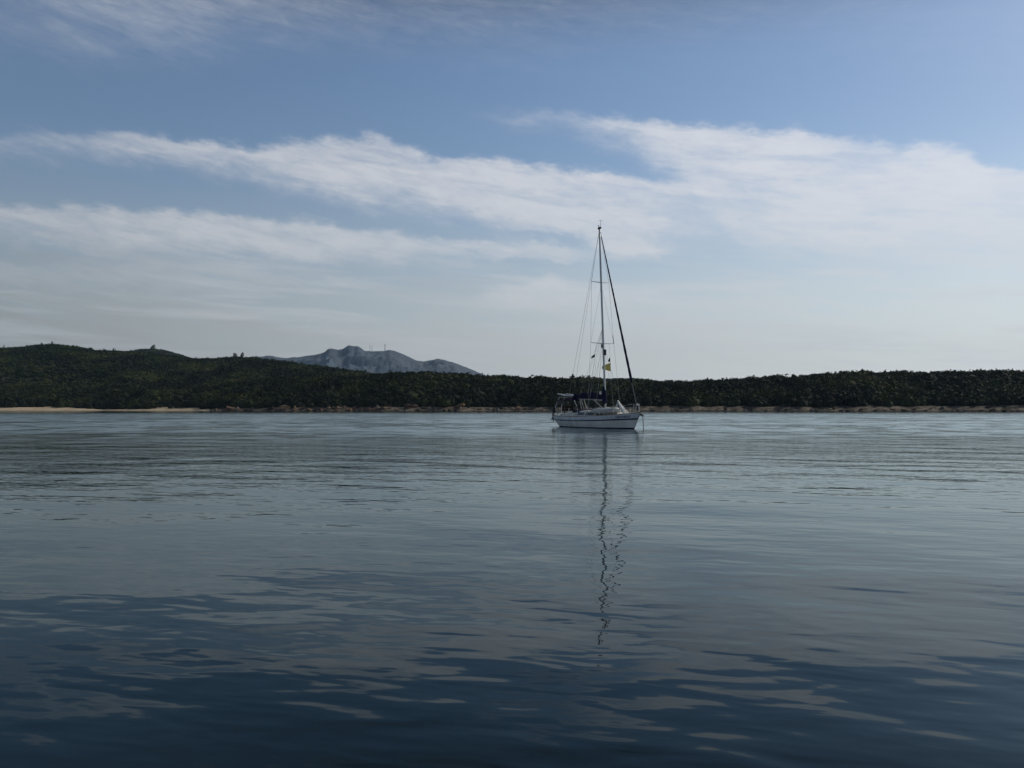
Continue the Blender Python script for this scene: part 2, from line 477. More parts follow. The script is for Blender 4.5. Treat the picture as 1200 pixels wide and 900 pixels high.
def hill_sheet(name, mat, sky, yr, half, px0, px1, step, rough_z, rscale, rows=30, top=0.0, base=1.0, back=1.6):
    """ridge sheet: skyline in photo terms at depth yr(px), falling to base over half(px) in front and behind"""
    pxs = np.arange(px0, px1 + .1, step)
    V = []; ss = np.linspace(-1, back, rows)
    for s_ in ss:
        for px in pxs:
            Yr = interp(px, yr); H = interp(px, half)
            Y = Yr + s_ * H
            zr = EYE + Yr * (HOR - interp(px, sky)) / F - top
            k = max(0.0, 1 - abs(s_) ** 1.35) if s_ < 0 else max(0.0, 1 - (s_ / back) ** 1.5)
            z = base + (zr - base) * k
            z += rough_z * fbm(px * rscale, s_ * 2.2, 9.1, 6) * (1 - k) * min(1, k * 5 + .1) * 1.6
            V.append((((px - 600) / F) * Y, Y, z))
    me = np_mesh(name, V, grid_faces(rows, len(pxs)), True)
    tag(link_mesh(name, me, mat), kind='structure')
    return pxs, ss, V

LEFT = [(-500, 440), (-250, 425), (-120, 414), (-40, 409.5), (0, 408.5), (20, 408), (40, 405), (60, 404), (80, 405.5), (100, 409), (112, 411), (130, 412), (150, 413), (175, 414.5),
        (200, 418), (225, 421), (250, 421), (275, 419), (300, 420.2), (315, 422), (330, 424), (360, 428.5), (390, 432), (420, 436), (450, 441), (480, 446), (520, 455), (560, 468)]
LYR = [(-500, 1150), (0, 1150), (200, 1120), (400, 950), (560, 850)]
LH = [(-500, 400), (0, 400), (200, 380), (400, 250), (560, 170)]
hill_sheet('hill_slope', M['hill'], LEFT, LYR, LH, -500, 560, 5, 10, .012, 36, top=2.6)
KNOLL = [(60, 440), (100, 425), (130, 413), (150, 411.5), (165, 409.5), (178, 408.4), (190, 410), (205, 414), (225, 420), (260, 430), (300, 445)]
hill_sheet('far_knoll', M['hill'], KNOLL, [(0, 2100)], [(0, 350)], 60, 300, 4, 8, .03, 24, top=1.5)
RIDGE2 = [(480, 470), (600, 456), (660, 447), (700, 444.2), (740, 443.6), (755, 444.2), (775, 447), (800, 451), (840, 460), (880, 470)]
hill_sheet('far_ridge', M['hill'], RIDGE2, [(0, 1900)], [(0, 300)], 480, 880, 5, 6, .03, 24, top=1.5)
MTN = [(60, 470), (200, 440), (260, 425), (290, 419), (306, 417.4), (312, 416.6), (322, 418), (335, 419.4), (350, 418.2), (365, 416), (374, 414.4), (380, 412.6), (383, 409.6), (387, 408.3), (392, 408.8), (396, 409.2), (401, 409.0),
       (404, 407), (408, 404.6), (411, 404.6), (414, 405.2), (419, 405.6), (424, 408.6), (427, 411), (434, 411.2), (440, 411.3), (450, 411.3), (457, 409.6), (462, 410.8), (470, 414), (478, 417.5),
       (486, 421.5), (496, 423.6), (502, 422.6), (512, 420.6), (520, 421.4), (530, 424), (545, 430), (556, 434), (568, 440), (590, 448), (640, 462), (760, 474)]

# the distant mountain: craggy, ridged
def mountain():
    pxs = np.arange(60, 760, 2.0); rows = 90
    ss = np.linspace(-1, 1.4, rows); V = []
    for s_ in ss:
        for px in pxs:
            Yr = 6000; H = 1500
            Y = Yr + s_ * H
            zr = EYE + Yr * (HOR - interp(px, MTN)) / F
            k = max(0.0, 1 - abs(s_)) ** .9 if s_ < 0 else max(0.0, 1 - s_ / 1.4)
            z = zr * k
            X = (px - 600) / F * Y
            rid = 1 - abs(fbm(X * .0022, Y * .0016, 2.0, 5)) * 2
            z += (rid - .45) * 85 * min(1, (1 - k) * 3.5) * min(1, k * 4)
            z += fbm(X * .012, Y * .012, 4, 5) * 14 * min(1, k * 4) * (1 if k < .985 else .35)
            V.append((X, Y, z))
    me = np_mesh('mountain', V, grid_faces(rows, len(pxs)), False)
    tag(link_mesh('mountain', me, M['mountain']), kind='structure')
mountain()
# plain inland, between and behind the hills
me = np_mesh('inland_ground', [(-9000, 1300, .8), (9000, 1300, .8), (12000, 12000, .8), (-12000, 12000, .8)], [(0, 1, 2, 3)])
tag(link_mesh('ground', me, M['hill']), kind='structure')

# ------------------------------------------------------------------ scrub
def ico(sub):
    import bmesh
    bm = bmesh.new(); bmesh.ops.create_icosphere(bm, subdivisions=sub, radius=1.0)
    V = np.array([v.co[:] for v in bm.verts]); Fc = np.array([[v.index for v in f.verts] for f in bm.faces])
    bm.free(); return V, Fc
ICO1, ICF1 = ico(1); ICO2, ICF2 = ico(2); ICO3, ICF3 = ico(3)
def shrub_proto(nleaf, core=0, seed=0, leaf=.30):
    """unit shrub: radius about 1, height about 1.1; dark core plus leaf clumps in lobes"""
    r = np.random.default_rng(seed)
    Vc, Fc = (ICO2, ICF2) if core else (ICO1, ICF1)
    lobes = [(r.normal(0, .38), r.normal(0, .38), r.uniform(.3, .75), r.uniform(.42, .66)) for _ in range(5)]
    lobes.append((0, 0, .4, .75))
    V = Vc * np.array([.92, .92, .62]) + np.array([0, 0, .42])
    V = V + r.normal(0, .07, V.shape)
    Vs = [V]; Fs = [Fc]; n = len(V)
    LV = []; LF = []
    for _ in range(nleaf):
        lx, ly, lz, lr = lobes[r.integers(len(lobes))]
        d_ = r.normal(size=3); d_ /= np.linalg.norm(d_)
        if d_[2] < -.2: d_[2] *= -1
        c = np.array([lx, ly, lz]) + d_ * lr * r.uniform(.8, .98)
        c[2] = max(c[2], .05)
        a = r.normal(size=3); a -= a.dot(d_) * d_ * .7; a /= np.linalg.norm(a)
        b_ = np.cross(a, d_) + r.normal(0, .3, 3)
        s_ = leaf * r.uniform(.6, 1.3)
        k = n + len(LV)
        LV += [c - a * s_ * .6, c + a * s_ * .6 + b_ * s_ * .15, c + b_ * s_ + d_ * s_ * .4]
        LF.append((k, k + 1, k + 2))
    return np.vstack([V, np.array(LV)]), np.vstack([Fc, np.array(LF)])
PRO_NEAR = [shrub_proto(110, 0, s_) for s_ in range(10)]
PRO_FAR = [shrub_proto(26, 0, 50 + s_, .42) for s_ in range(8)]

def scatter(name, spots, protos, mat, label, cat):
    Vs = []; Fs = []; T = []; n = 0
    for (x, y, z, r_, h_, tint) in spots:
        V, Fc = protos[rng.integers(len(protos))]
        a = rng.uniform(0, 6.283); c_, s_ = math.cos(a), math.sin(a)
        P = np.empty_like(V)
        P[:, 0] = x + (V[:, 0] * c_ - V[:, 1] * s_) * r_
        P[:, 1] = y + (V[:, 0] * s_ + V[:, 1] * c_) * r_
        P[:, 2] = z + V[:, 2] * h_ - .15
        Vs.append(P.astype(np.float32)); Fs.append((Fc + n).astype(np.int32))
        tt = np.clip(tint + rng.normal(0, .03, len(V)), 0, 1)
        T.append(tt.astype(np.float32)); n += len(V)
    V = np.vstack(Vs); Fc = np.vstack(Fs); T = np.concatenate(T)
    me = np_mesh(name, V, Fc)
    at = me.attributes.new('tint', 'FLOAT', 'POINT'); at.data.foreach_set('value', T)
    o = link_mesh(name, me, mat)
    return tag(o, label, cat, kind='stuff')

spots = []
for _ in range(12500):
    px = rng.uniform(-120, 1330)
    dep = interp(px, DEPTH); bw = interp(px, BANKW)
    t = rng.uniform(bw - 3, dep + 22)
    edge = bw + fbm(px * .05, 2.2, 0) * 4
    if t < edge: continue
    Y = shore_y(px) + t; X = (px - 600) / F * Y
    n = fbm(X * .035, Y * .05, 1, 4) * 1.3
    g = fbm(X * .012, Y * .012, 6, 3)
    if g > .55 and rng.random() < .6: continue
    big_ = rng.random() < .10
    r_ = float(np.clip(math.exp(rng.normal(.82, .38)), .9, 5.4)) * (1.2 if big_ else 1)
    h_ = min(4.8, (1.1 + r_ * rng.uniform(.45, .95)) * (1 + .3 * n))
    shore_dark = .22 if t < edge + 14 else 0
    if shore_dark: h_ *= 1.12
    spots.append((X, Y, head_z(px, t), r_, h_, float(np.clip(.48 + .5 * n - shore_dark + rng.normal(0, .11), 0, 1))))
scatter('scrub', spots, PRO_NEAR, M['leaf'], 'dense dark green scrub covering the low headland behind the shore', 'scrub')

def sheet_z(px, s_, sky, yr, half, top, rough_z, rscale, base=1.0, back=1.6):
    Yr = interp(px, yr); H = interp(px, half); Y = Yr + s_ * H
    zr = EYE + Yr * (HOR - interp(px, sky)) / F - top
    k = max(0.0, 1 - abs(s_) ** 1.35) if s_ < 0 else max(0.0, 1 - (s_ / back) ** 1.5)
    z = base + (zr - base) * k + rough_z * fbm(px * rscale, s_ * 2.2, 9.1, 6) * (1 - k) * min(1, k * 5 + .1) * 1.6
    return (px - 600) / F * Y, Y, z
spots = []
for _ in range(24000):
    px = rng.uniform(-110, 540); s_ = rng.uniform(-1, .12)
    X, Y, z = sheet_z(px, s_, LEFT, LYR, LH, 2.6, 10, .012)
    n = fbm(X * .016, Y * .02, 1, 5) * 1.4; g = fbm(X * .006, Y * .006, 8, 3)
    if g > .5 and rng.random() < .55: continue
    spots.append((X, Y, z, min(6, math.exp(rng.normal(.98, .36))), rng.uniform(1.4, 3.6) * (1.5 if rng.random() < .05 else 1), float(np.clip(.40 + .55 * n + rng.normal(0, .10), 0, 1))))
scatter('scrub_hillside', spots, PRO_FAR, M['leaf_far'], 'dark green scrub covering the rounded hill on the left behind the beach', 'scrub')
spots = []
for sky_, yr_, hf_, a0, a1, rz_ in ((KNOLL, [(0, 2100)], [(0, 350)], 110, 235, 8), (RIDGE2, [(0, 1900)], [(0, 300)], 640, 800, 6)):
    for _ in range(1500):
        px = rng.uniform(a0, a1); s_ = rng.uniform(-.5, .08)
        X, Y, z = sheet_z(px, s_, sky_, yr_, hf_, 1.5, rz_, .03)
        spots.append((X, Y, z, rng.uniform(2.5, 5), rng.uniform(1.5, 3), float(np.clip(.4 + rng.normal(0, .2), 0, 1))))
scatter('scrub_far_ridges', spots, PRO_FAR, M['leaf_far'], 'low bluish scrub on the two farther rises behind the headland', 'scrub')

# single shrubs standing proud along the right-hand skyline and at the edge of the shore
def shrub_mesh(seed):
    V, Fc = shrub_proto(260, 1, 200 + seed, .24)
    me = np_mesh('shrub', V, Fc)
    at = me.attributes.new('tint', 'FLOAT', 'POINT')
    at.data.foreach_set('value', np.clip(np.full(len(V), .22 + .04 * seed) + rng.normal(0, .06, len(V)), 0, 1).astype(np.float32))
    me.materials.append(M['leaf']); return me
SM = [shrub_mesh(i) for i in range(6)]
proto = bpy.data.objects.new('shrub', SM[0]); COL.objects.link(proto)
def place_shrub(px, t, r_, h_, label, group, first=[True]):
    if first[0]: o = proto; first[0] = False
    else:
        o = proto.copy(); COL.objects.link(o)
    o.data = SM[random.randrange(6)]
    Y = shore_y(px) + t
    o.location = ((px - 600) / F * Y, Y, head_z(px, t) - .1)
    o.scale = (r_, r_, h_); o.rotation_euler = (0, 0, random.uniform(0, 6.28))
    tag(o, label, 'shrub', group)
place_shrub(797, interp(797, DEPTH), 1.7, 4.6, 'pair of small upright shrubs at the lowest dip of the skyline right of the yacht', None)
place_shrub(1013, interp(1013, DEPTH), 3.4, 5.4, 'broad rounded shrub making the highest bump of the headland skyline', None)
place_shrub(1044, interp(1044, DEPTH), 2.6, 4.9, 'pointed shrub just right of the highest bump of the skyline', None)
for px in [830, 846, 858, 872, 884, 899, 915, 929, 940, 952, 968, 981, 1030, 1062, 1070, 1084, 1097, 1110, 1128, 1140, 1150, 1161, 1173, 1186, 1197]:
    place_shrub(px + random.uniform(-3, 3), interp(px, DEPTH) + random.uniform(-6, 6), random.uniform(1.8, 3.0), random.uniform(3.4, 4.8),
                'dark rounded shrub standing up against the sky along the headland skyline', 'shrubs along the right skyline')
for px in (462, 478, 492, 520, 537, 553, 574, 598, 615):
    place_shrub(px + random.uniform(-3, 3), interp(px, DEPTH) + random.uniform(-5, 5), random.uniform(1.8, 2.8), random.uniform(3.2, 4.3),
                'dark shrub on the low skyline between the mountain and the yacht', 'shrubs along the middle skyline')

# ------------------------------------------------------------------ rocks
def rock_mesh(seed, kind):
    r = np.random.default_rng(900 + seed)
    V = ICO3.copy()
    for _ in range(9):                                    # cut flat facets
        nrm = r.normal(size=3); nrm /= np.linalg.norm(nrm); dcut = r.uniform(.55, .85)
        q = V @ nrm; m_ = q > dcut
        V[m_] -= np.outer(q[m_] - dcut, nrm) * .9
    V = V * (1 + .22 * np.array([fbm(v[0] * 1.6 + seed, v[1] * 1.6, v[2] * 1.6, 3) for v in V]))[:, None]
    V += r.normal(0, .025, V.shape)
    me = np_mesh('rock', V, ICF3); me.materials.append(M[kind]); return me
RM = {k: [rock_mesh(i + 10 * j, k) for i in range(4)] for j, k in enumerate(('red_rock', 'pale_rock', 'grey_rock', 'dark_rock', 'tan_rock'))}
rk_first = bpy.data.objects.new('rock', RM['red_rock'][0])
def place_rock(px, t, size, kind, label, group=None, z=None, Y=None, name='rock', state=[0]):
    o = rk_first if state[0] == 0 else rk_first.copy()
    state[0] += 1
    COL.objects.link(o)
    o.name = name
    o.data = random.choice(RM[kind])
    Y = (shore_y(px) + t) if Y is None else Y
    o.location = ((px - 600) / F * Y, Y, (head_z(px, t) if z is None else z) + size[2] * .25)
    o.scale = size; o.rotation_euler = (random.uniform(-.3, .3), random.uniform(-.3, .3), random.uniform(0, 6.28))
    return tag(o, label, 'rock', group)
place_rock(272, 7, (6, 4, 1.9), 'red_rock', 'largest pinkish rock mound, where the sandy beach ends')
place_rock(279, 4, (2, 2, 2.0), 'pale_rock', 'small pale upright rock against the right flank of the pinkish mound')
place_rock(334, 8, (4.4, 4, 1.7), 'tan_rock', 'ochre rounded rock beyond a thin sand strip, left of the long red rocks')
place_rock(443, 6, (1.3, 1.5, 2.6), 'pale_rock', 'tallest pale upright rock in the row of rocks at mid shore')
place_rock(482, 13, (5.5, 4, 1.6), 'red_rock', 'brown flat-topped rock mound set back on the bank')
place_rock(538, 12, (7.5, 4, 1.7), 'tan_rock', 'long tan rock ridge above the bank left of the yacht')
place_rock(607, 6, (3.0, 2, 1.8), 'red_rock', 'rust red rock low on the bank close to the left of the yacht')
place_rock(588, 7, (1.4, 1.2, 1.3), 'dark_rock', 'small dark rock on the pale bank left of the rust red rock')
for px in list(range(255, 300, 8)):
    place_rock(px + random.uniform(-2, 2), random.uniform(1, 5), (random.uniform(1.2, 2.6), 1.5, random.uniform(.7, 1.4)), random.choice(('red_rock', 'dark_rock')),
               'low rough rock at the foot of the pinkish mound', 'rocks round the pinkish mound')
for px in np.arange(318, 460, 4.2):
    place_rock(px + random.uniform(-2, 2), random.uniform(.5, 8), (random.uniform(.9, 2.6), random.uniform(1, 2), random.uniform(.8, 1.9)),
               random.choice(('red_rock', 'red_rock', 'tan_rock', 'red_rock', 'dark_rock')),
               'reddish granite rock in the line of rocks at mid shore', 'reddish rocks at mid shore')
for px in np.arange(466, 640, 7.5):
    place_rock(px + random.uniform(-3, 3), random.uniform(.3, 9), (random.uniform(.8, 2.0), random.uniform(1, 2), random.uniform(.5, 1.3)),
               random.choice(('red_rock', 'pale_rock', 'grey_rock', 'dark_rock')),
               'scattered rock on the pale bank just left of the yacht', 'rocks on the bank left of the yacht')
for px in np.arange(758, 1215, 9.5):
    place_rock(px + random.uniform(-4, 4), random.uniform(-.4, 7), (random.uniform(.8, 2.2), random.uniform(1, 2), random.uniform(.35, 1.0)),
               random.choice(('dark_rock', 'red_rock', 'grey_rock', 'dark_rock')),
               'low dark rock at the foot of the bank right of the yacht', 'low rocks along the right bank')
def hill_rock(px, py, size, kind, label, s_=None):
    # walk the left hill outward until it reaches that line of sight
    best = None
    for q in np.linspace(-1, 0, 120):
        X, Y, z = sheet_z(px, q, LEFT, LYR, LH, 2.6, 10, .012)
        if (HOR - (z + 2 - EYE) / Y * F) <= py: best = (Y, z); break
    if best is None: best = (Y, z)
    return place_rock(px, 0, size, kind, label, Y=best[0], z=best[1] + 1.2)
hill_rock(84, 459, (2.6, 2, 2.0), 'pale_rock', 'pale boulder low on the left hill above the sandy beach')
hill_rock(242, 434, (3.0, 2, 2.2), 'pale_rock', 'pale boulder on the left hill, lower of the pair near the saddle')
hill_rock(249, 426, (2.6, 2, 2.2), 'pale_rock', 'pale boulder on the left hill, upper of the pair near the saddle')
hill_rock(208, 429, (1.8, 1.5, 1.4), 'grey_rock', 'small grey boulder on the left hill below the saddle')
def tor(px, ytop, Y, hpx, label, lean):
    z1 = EYE + Y * (HOR - ytop) / F; hh = hpx * Y / F
    o = place_rock(px, 0, (hh * .5, hh * .5, hh * .8), 'grey_rock', label, Y=Y, z=z1 - hh * .62 - hh * .15, name='rock_pinnacle')
    o.rotation_euler = (0, lean, 0)
tor(178.3, 405, 2100, 6, 'leaning rock pinnacle on top of the bluish knoll at the left', .45)
tor(275.3, 414.3, 1060, 5, 'left one of two rock pinnacles on the crest left of the mountain', -.3)
tor(283.6, 414.0, 1060, 5, 'right one of two rock pinnacles on the crest left of the mountain', .2)

# ------------------------------------------------------------------ antenna masts on the mountain
def antenna(px, y0, y1, wd, label):
    Y = 6000; z0 = EYE + Y * (HOR - y0) / F; z1 = EYE + Y * (HOR - y1) / F
    X = (px - 600) / F * Y
    e = empty('antenna_mast', (X, Y, z0 - 10)); tag(e, label, 'antenna mast', 'antenna masts on the mountain')
    H = z1 - z0 + 10; mb = MB()
    for (a, b) in ((-1, -1), (1, -1), (0, 1)):
        mb.tube([(a * wd, b * wd, 0), (a * wd * .5, b * wd * .5, H)], wd * .28, 5)
    for k in range(10):
        z = H * k / 10; q = 1 - .5 * k / 10; q2 = 1 - .5 * (k + 1) / 10
        mb.tube([(-wd * q, -wd * q, z), (wd * q2, -wd * q2, z + H / 10)], wd * .15, 4)
        mb.tube([(wd * q, -wd * q, z), (0, wd * q2, z + H / 10)], wd * .15, 4)
    mb.build('lattice', M['mast_steel'], e)
    mb = MB(); mb.tube([(0, 0, H * .8), (0, 0, H * .9)], wd * 1.1, 8); mb.build('antenna_drum', M['mast_steel'], e)
antenna(450.8, 411.5, 403, 2.6, 'tallest and rightmost antenna mast on the flat shoulder of the mountain')
antenna(435.5, 411.5, 405, 1.5, 'middle antenna mast on the flat shoulder of the mountain')
antenna(433.0, 411.5, 404.2, 1.2, 'leftmost thin antenna mast on the mountain beside the summit')

# ------------------------------------------------------------------ the yacht
TH = R(63)
BX, BY = 6.42, 59.0                       # centre of the waterline
boat = empty('sailing_yacht', (BX, BY, 0), -TH)
tag(boat, 'white sailing yacht with bare mast anchored off the low green shore', 'sailing yacht')
RZ = Matrix.Rotation(-TH, 3, 'Z')
def W(p): return Vector((BX, BY, 0)) + RZ @ Vector(p)

def half_beam(s):          # 0 stern .. 1 bow, at deck
    return float(np.interp(s, [0, .15, .35, .5, .65, .8, .9, .96, 1], [1.12, 1.38, 1.58, 1.62, 1.50, 1.12, .66, .30, .03]))
def sheer(s): return .80 + .03 * abs(s - .35) / .35 + (.24 * ((s - .35) / .65) ** 2 if s > .35 else 0)
def hull_pt(s, k, side, off=0.0):
    """k: 0 deck edge, 1 waterline, up to 1.6 below"""
    zd = sheer(s); z = zd * (1 - k)
    xd = -4.95 + 9.95 * s; xw = -4.15 + 8.45 * s
    x = xd + (xw - xd) * min(k, 1) ** 1.0 + (max(0, k - 1)) * (1.2 - 2.4 * s)
    bd = half_beam(s)
    fl = [.0, .04, .10, .16, .26, .38, .62, 1.0]
    q = min(k, 1)
    bw = bd * (1 - .16 * q ** 2.2) if s < .7 else bd * (1 - (.16 + (s - .7) * 1.25) * q ** 1.3)
    b = bw * (1 if k <= 1 else math.cos(min(1, (k - 1) / .62) * 1.45))
    b = max(b, .012)
    return Vector((x, side * (b + off), z))
NS = 44
SS = [i / NS for i in range(NS + 1)]
KK = [0, .06, .13, .2, .3, .4, .5, .6, .7, .8, .88, .94, 1, 1.15, 1.3, 1.45, 1.6]
def skin(k0, k1, off, name, mat, parent, s0=0, s1=1, both=True):
    ks = [k for k in KK if k0 < k < k1]; ks = [k0] + ks + [k1]
    ss = [s0 + (s1 - s0) * i / NS for i in range(NS + 1)]
    mb = MB()
    for side in ((-1, 1) if both else (-1,)):
        mb.quad_loop([[hull_pt(s, k, side, off) for k in ks] for s in ss], closed=False, caps=False)
    return mb.build(name, mat, parent, True)
# hull: both sides and the sloping transom in one skin
mb = MB()
rings = []
for s in SS:
    rings.append([hull_pt(s, k, -1) for k in KK] + [hull_pt(s, k, 1) for k in reversed(KK)])
mb.quad_loop(rings, closed=False, caps=False)
mb.f.append(tuple(range(len(KK) * 2)))
hull = mb.build('hull', M['hull'], boat, True)
skin(.30, .40, .010, 'stripe', M['blue'], hull)
skin(.025, .29, .006, 'upper_strake', M['strake'], hull)
skin(.91, 1.3, .007, 'boot_stripe', M['antifoul'], hull)
# dark faded lettering strokes near the bow on the upper strake
mb = MB()
r_ = random.Random(3)
for i in range(9):
    s = .845 + i * .012
    a = hull_pt(s, .10, -1, .012); b = hull_pt(s + .006, .10, -1, .012)
    c = hull_pt(s + .006 + r_.uniform(-.003, .003), .24, -1, .012); e_ = hull_pt(s + r_.uniform(-.002, .002), .24, -1, .012)
    n0 = len(mb.v); mb.v += [a, b, c, e_]; mb.f.append((n0, n0 + 1, n0 + 2, n0 + 3))
mb.build('name_lettering', M['blue'], hull)
# deck with camber
mb = MB()
mb.quad_loop([[Vector((hull_pt(s, 0, 1).x, half_beam(s) * q, sheer(s) - .012 + .06 * (1 - q * q))) for q in (-1, -.7, -.35, 0, .35, .7, 1)] for s in SS], closed=False, caps=False)
deck = mb.build('deck', M['deck'], boat, True)
mb = MB()
for side in (-1, 1):
    mb.tube([hull_pt(s, 0, side) + Vector((0, -side * .02, .025)) for s in SS], .028, 5)
mb.tube([hull_pt(0, 0, -1) + Vector((0, 0, .02)), hull_pt(0, 0, 1) + Vector((0, 0, .02))], .028, 5)
mb.build_each('toe_rail', M['teak'], boat)
def dz(x):
    s = (x + 4.95) / 9.95
    return sheer(min(1, max(0, s))) + .03
# coachroof
def coach_ring(x, hw, h, tumble=.12):
    z0 = dz(x) - .05
    return [Vector((x, -hw, z0)), Vector((x, -hw + tumble, z0 + h)), Vector((x, -hw * .5, z0 + h + .05)), Vector((x, 0, z0 + h + .07)), Vector((x, hw * .5, z0 + h + .05)), Vector((x, hw - tumble, z0 + h)), Vector((x, hw, z0))]
mb = MB(); mb.quad_loop([coach_ring(-1.7, 1.02, .34), coach_ring(-1.66, 1.05, .44), coach_ring(-.5, 1.08, .42), coach_ring(.8, 1.0, .36), coach_ring(1.9, .78, .27), coach_ring(2.5, .55, .14), coach_ring(2.7, .45, .03)])
coach = mb.build('coachroof', M['deck'], boat)
for side in (-1, 1):
    mb = MB()
    for x0, x1 in ((-1.5, -.45), (-.3, .75), (.95, 1.6)):
        def wp(x, f):
            hw = float(np.interp(x, [-1.66, -.5, .8, 1.9], [1.05, 1.08, 1.0, .78])); h = float(np.interp(x, [-1.66, -.5, .8, 1.9], [.44, .42, .36, .27]))
            return Vector((x, side * (hw - .12 * f + .012), dz(x) - .05 + h * f))
        n0 = len(mb.v); mb.v += [wp(x0, .32), wp(x1, .36), wp(x1 - .08, .80), wp(x0 + .06, .82)]; mb.f.append((n0, n0 + 1, n0 + 2, n0 + 3))
    mb.build('window', M['window'], coach)
mb = MB(); mb.box((1.75, 0, dz(1.75) + .29), (.5, .5, .06)); mb.build('hatch', M['window'], coach)
mb = MB()
for side in (-1, 1): mb.tube([(-1.3, side * .62, dz(-1) + .47), (-.4, side * .64, dz(0) + .46), (.5, side * .6, dz(.5) + .42)], .018, 5)
mb.build_each('grab_rail', M['teak'], coach)
# cockpit coamings, well, winches, wheel
mb = MB()
for side in (-1, 1):
    mb.quad_loop([[Vector((x, side * (hw), dz(x) - .04)), Vector((x, side * (hw - .06), dz(x) + h)), Vector((x, side * (hw - .26), dz(x) + h)), Vector((x, side * (hw - .3), dz(x) - .04))] for x, hw, h in ((-4.2, .95, .14), (-3, 1.08, .2), (-1.8, 1.1, .26), (-1.7, 1.08, .26))])
mb.build_each('coaming', M['deck'], boat)
for side in (-1, 1):
    mb = MB(); mb.tube([(-2.5, side * .98, dz(-2.5) + .2), (-2.5, side * .98, dz(-2.5) + .27), (-2.5, side * .98, dz(-2.5) + .34), (-2.5, side * .98, dz(-2.5) + .38)], [.09, .07, .07, .085], 10); mb.build('winch', M['steel'], boat, True)
mb = MB()
cw = Vector((-3.55, 0, dz(-3.5) + .62))
mb.tube([cw + Vector((0, math.cos(a) * .42, math.sin(a) * .42)) for a in [i * math.pi / 12 for i in range(25)]], .018, 5)
for a in range(6): mb.tube([cw, cw + Vector((0, math.cos(a * math.pi / 3) * .42, math.sin(a * math.pi / 3) * .42))], .01, 4)
wheel = mb.build('steering_wheel', M['black'], boat)
mb = MB(); mb.box(cw + Vector((.14, 0, -.32)), (.22, .26, .85), taper=.75); mb.build('binnacle', M['black'], boat)
# low sprayhood frame and cloth folded flat over the companionway
mb = MB()
mb.quad_loop([[Vector((x, y, dz(x) + .36 + h * (1 - (y / 1.0) ** 2) + .03)) for y in (-.98, -.7, -.35, 0, .35, .7, .98)] + [Vector((x, y, dz(x) + .30 + h * (1 - (y / 1.0) ** 2))) for y in (.98, .7, .35, 0, -.35, -.7, -.98)] for x, h in ((-2.2, .14), (-1.9, .20), (-1.55, .18), (-1.25, .06))])
mb.build('sprayhood', M['navy'], boat, True)

# mast and rigging
MX = .80; MZ0 = dz(MX) + .35
RK = .74
MT = 14.66                     # mast top above the water
def mast_p(z): return Vector((MX - RK * (z - MZ0) / (MT - MZ0), 0, z))
mb = MB()
rings = []
for i in range(15):
    z = MZ0 + (MT - MZ0) * i / 14; p = mast_p(z); q = 1 if z < MT * .8 else 1 - .3 * (z - MT * .8) / (MT * .2)
    rings.append([p + Vector((math.cos(a) * .098 * q, math.sin(a) * .066 * q, 0)) for a in [j * math.pi / 5 for j in range(10)]])
mb.quad_loop(rings)
mast = mb.build('mast', M['alu'], boat, True)
mb = MB(); mb.box(mast_p(MT) + Vector((.02, 0, .06)), (.34, .10, .14)); mb.tube([mast_p(MT) + Vector((-.08, 0, .1)), mast_p(MT) + Vector((-.08, 0, .3))], .03, 6)
mb.build('masthead', M['black'], mast)
mb = MB(); p = mast_p(MT) + Vector((.16, 0, .1))
mb.tube([p, p + Vector((0, 0, .5))], .012, 4)
mb.tube([p + Vector((-.03, -.15, .5)), p + Vector((.03, .15, .5))], .007, 4); mb.tube([p + Vector((.3, 0, .42)), p + Vector((-.25, .05, .56))], .012, 4)
mb.build('wind_vane', M['black'], mast)
def spread(z, hw, name='spreader'):
    tips = []
    for side in (-1, 1):
        a = mast_p(z); b = a + Vector((-.12, side * hw, .05))
        MB().tube([a, b], .034, 6, r2=.02).build(name, M['alu'], mast)
        tips.append(b)
    return tips
Z1 = 6.15; Z2 = 10.66
low = spread(Z1, 1.0); up = spread(Z2, .76)
mb = MB()
p = low[1]; mb.tube([p, p + Vector((-.03, -.02, .25)), p + Vector((-.05, -.04, .62))], .03, 6, r2=.018)
mb.build('whip_aerial', M['black'], mast)
mb = MB(); p = mast_p(5.5); mb.box(p + Vector((.15, .02, 0)), (.16, .14, .42)); mb.build('deck_light', M['black'], mast)
mb = MB(); p = mast_p(6.0); mb.box(p + Vector((-.12, -.03, -.02)), (.10, .12, .28)); mb.build('spreader_bracket', M['black'], mast)
mb = MB()
hd = mast_p(MT - .1)
for i, side in enumerate((-1, 1)):
    ch = Vector((MX - .15, side * 1.46, dz(MX)))
    mb.tube([hd, up[i], low[i], ch], .008, 5)
    mb.tube([mast_p(Z2 - .1), low[i]], .006, 4)
    mb.tube([mast_p(Z1 - .1), Vector((MX - .65, side * 1.36, dz(MX)))], .007, 4)
    mb.tube([mast_p(Z1 - .1), Vector((MX + .55, side * 1.30, dz(MX)))], .007, 4)
mb.build_each('shroud', M['wire'], mast)
bs = Vector((-4.9, 0, dz(-4.9)))
mb = MB(); mb.tube([hd, bs], .009, 5); mb.build('backstay', M['wire'], mast)
p = hd + (bs - hd) * .765
q = hd + (bs - hd) * .79
mb = MB(); mb.tube([p, q], .075, 8); mb.build('backstay_insulator', M['black'], mast)
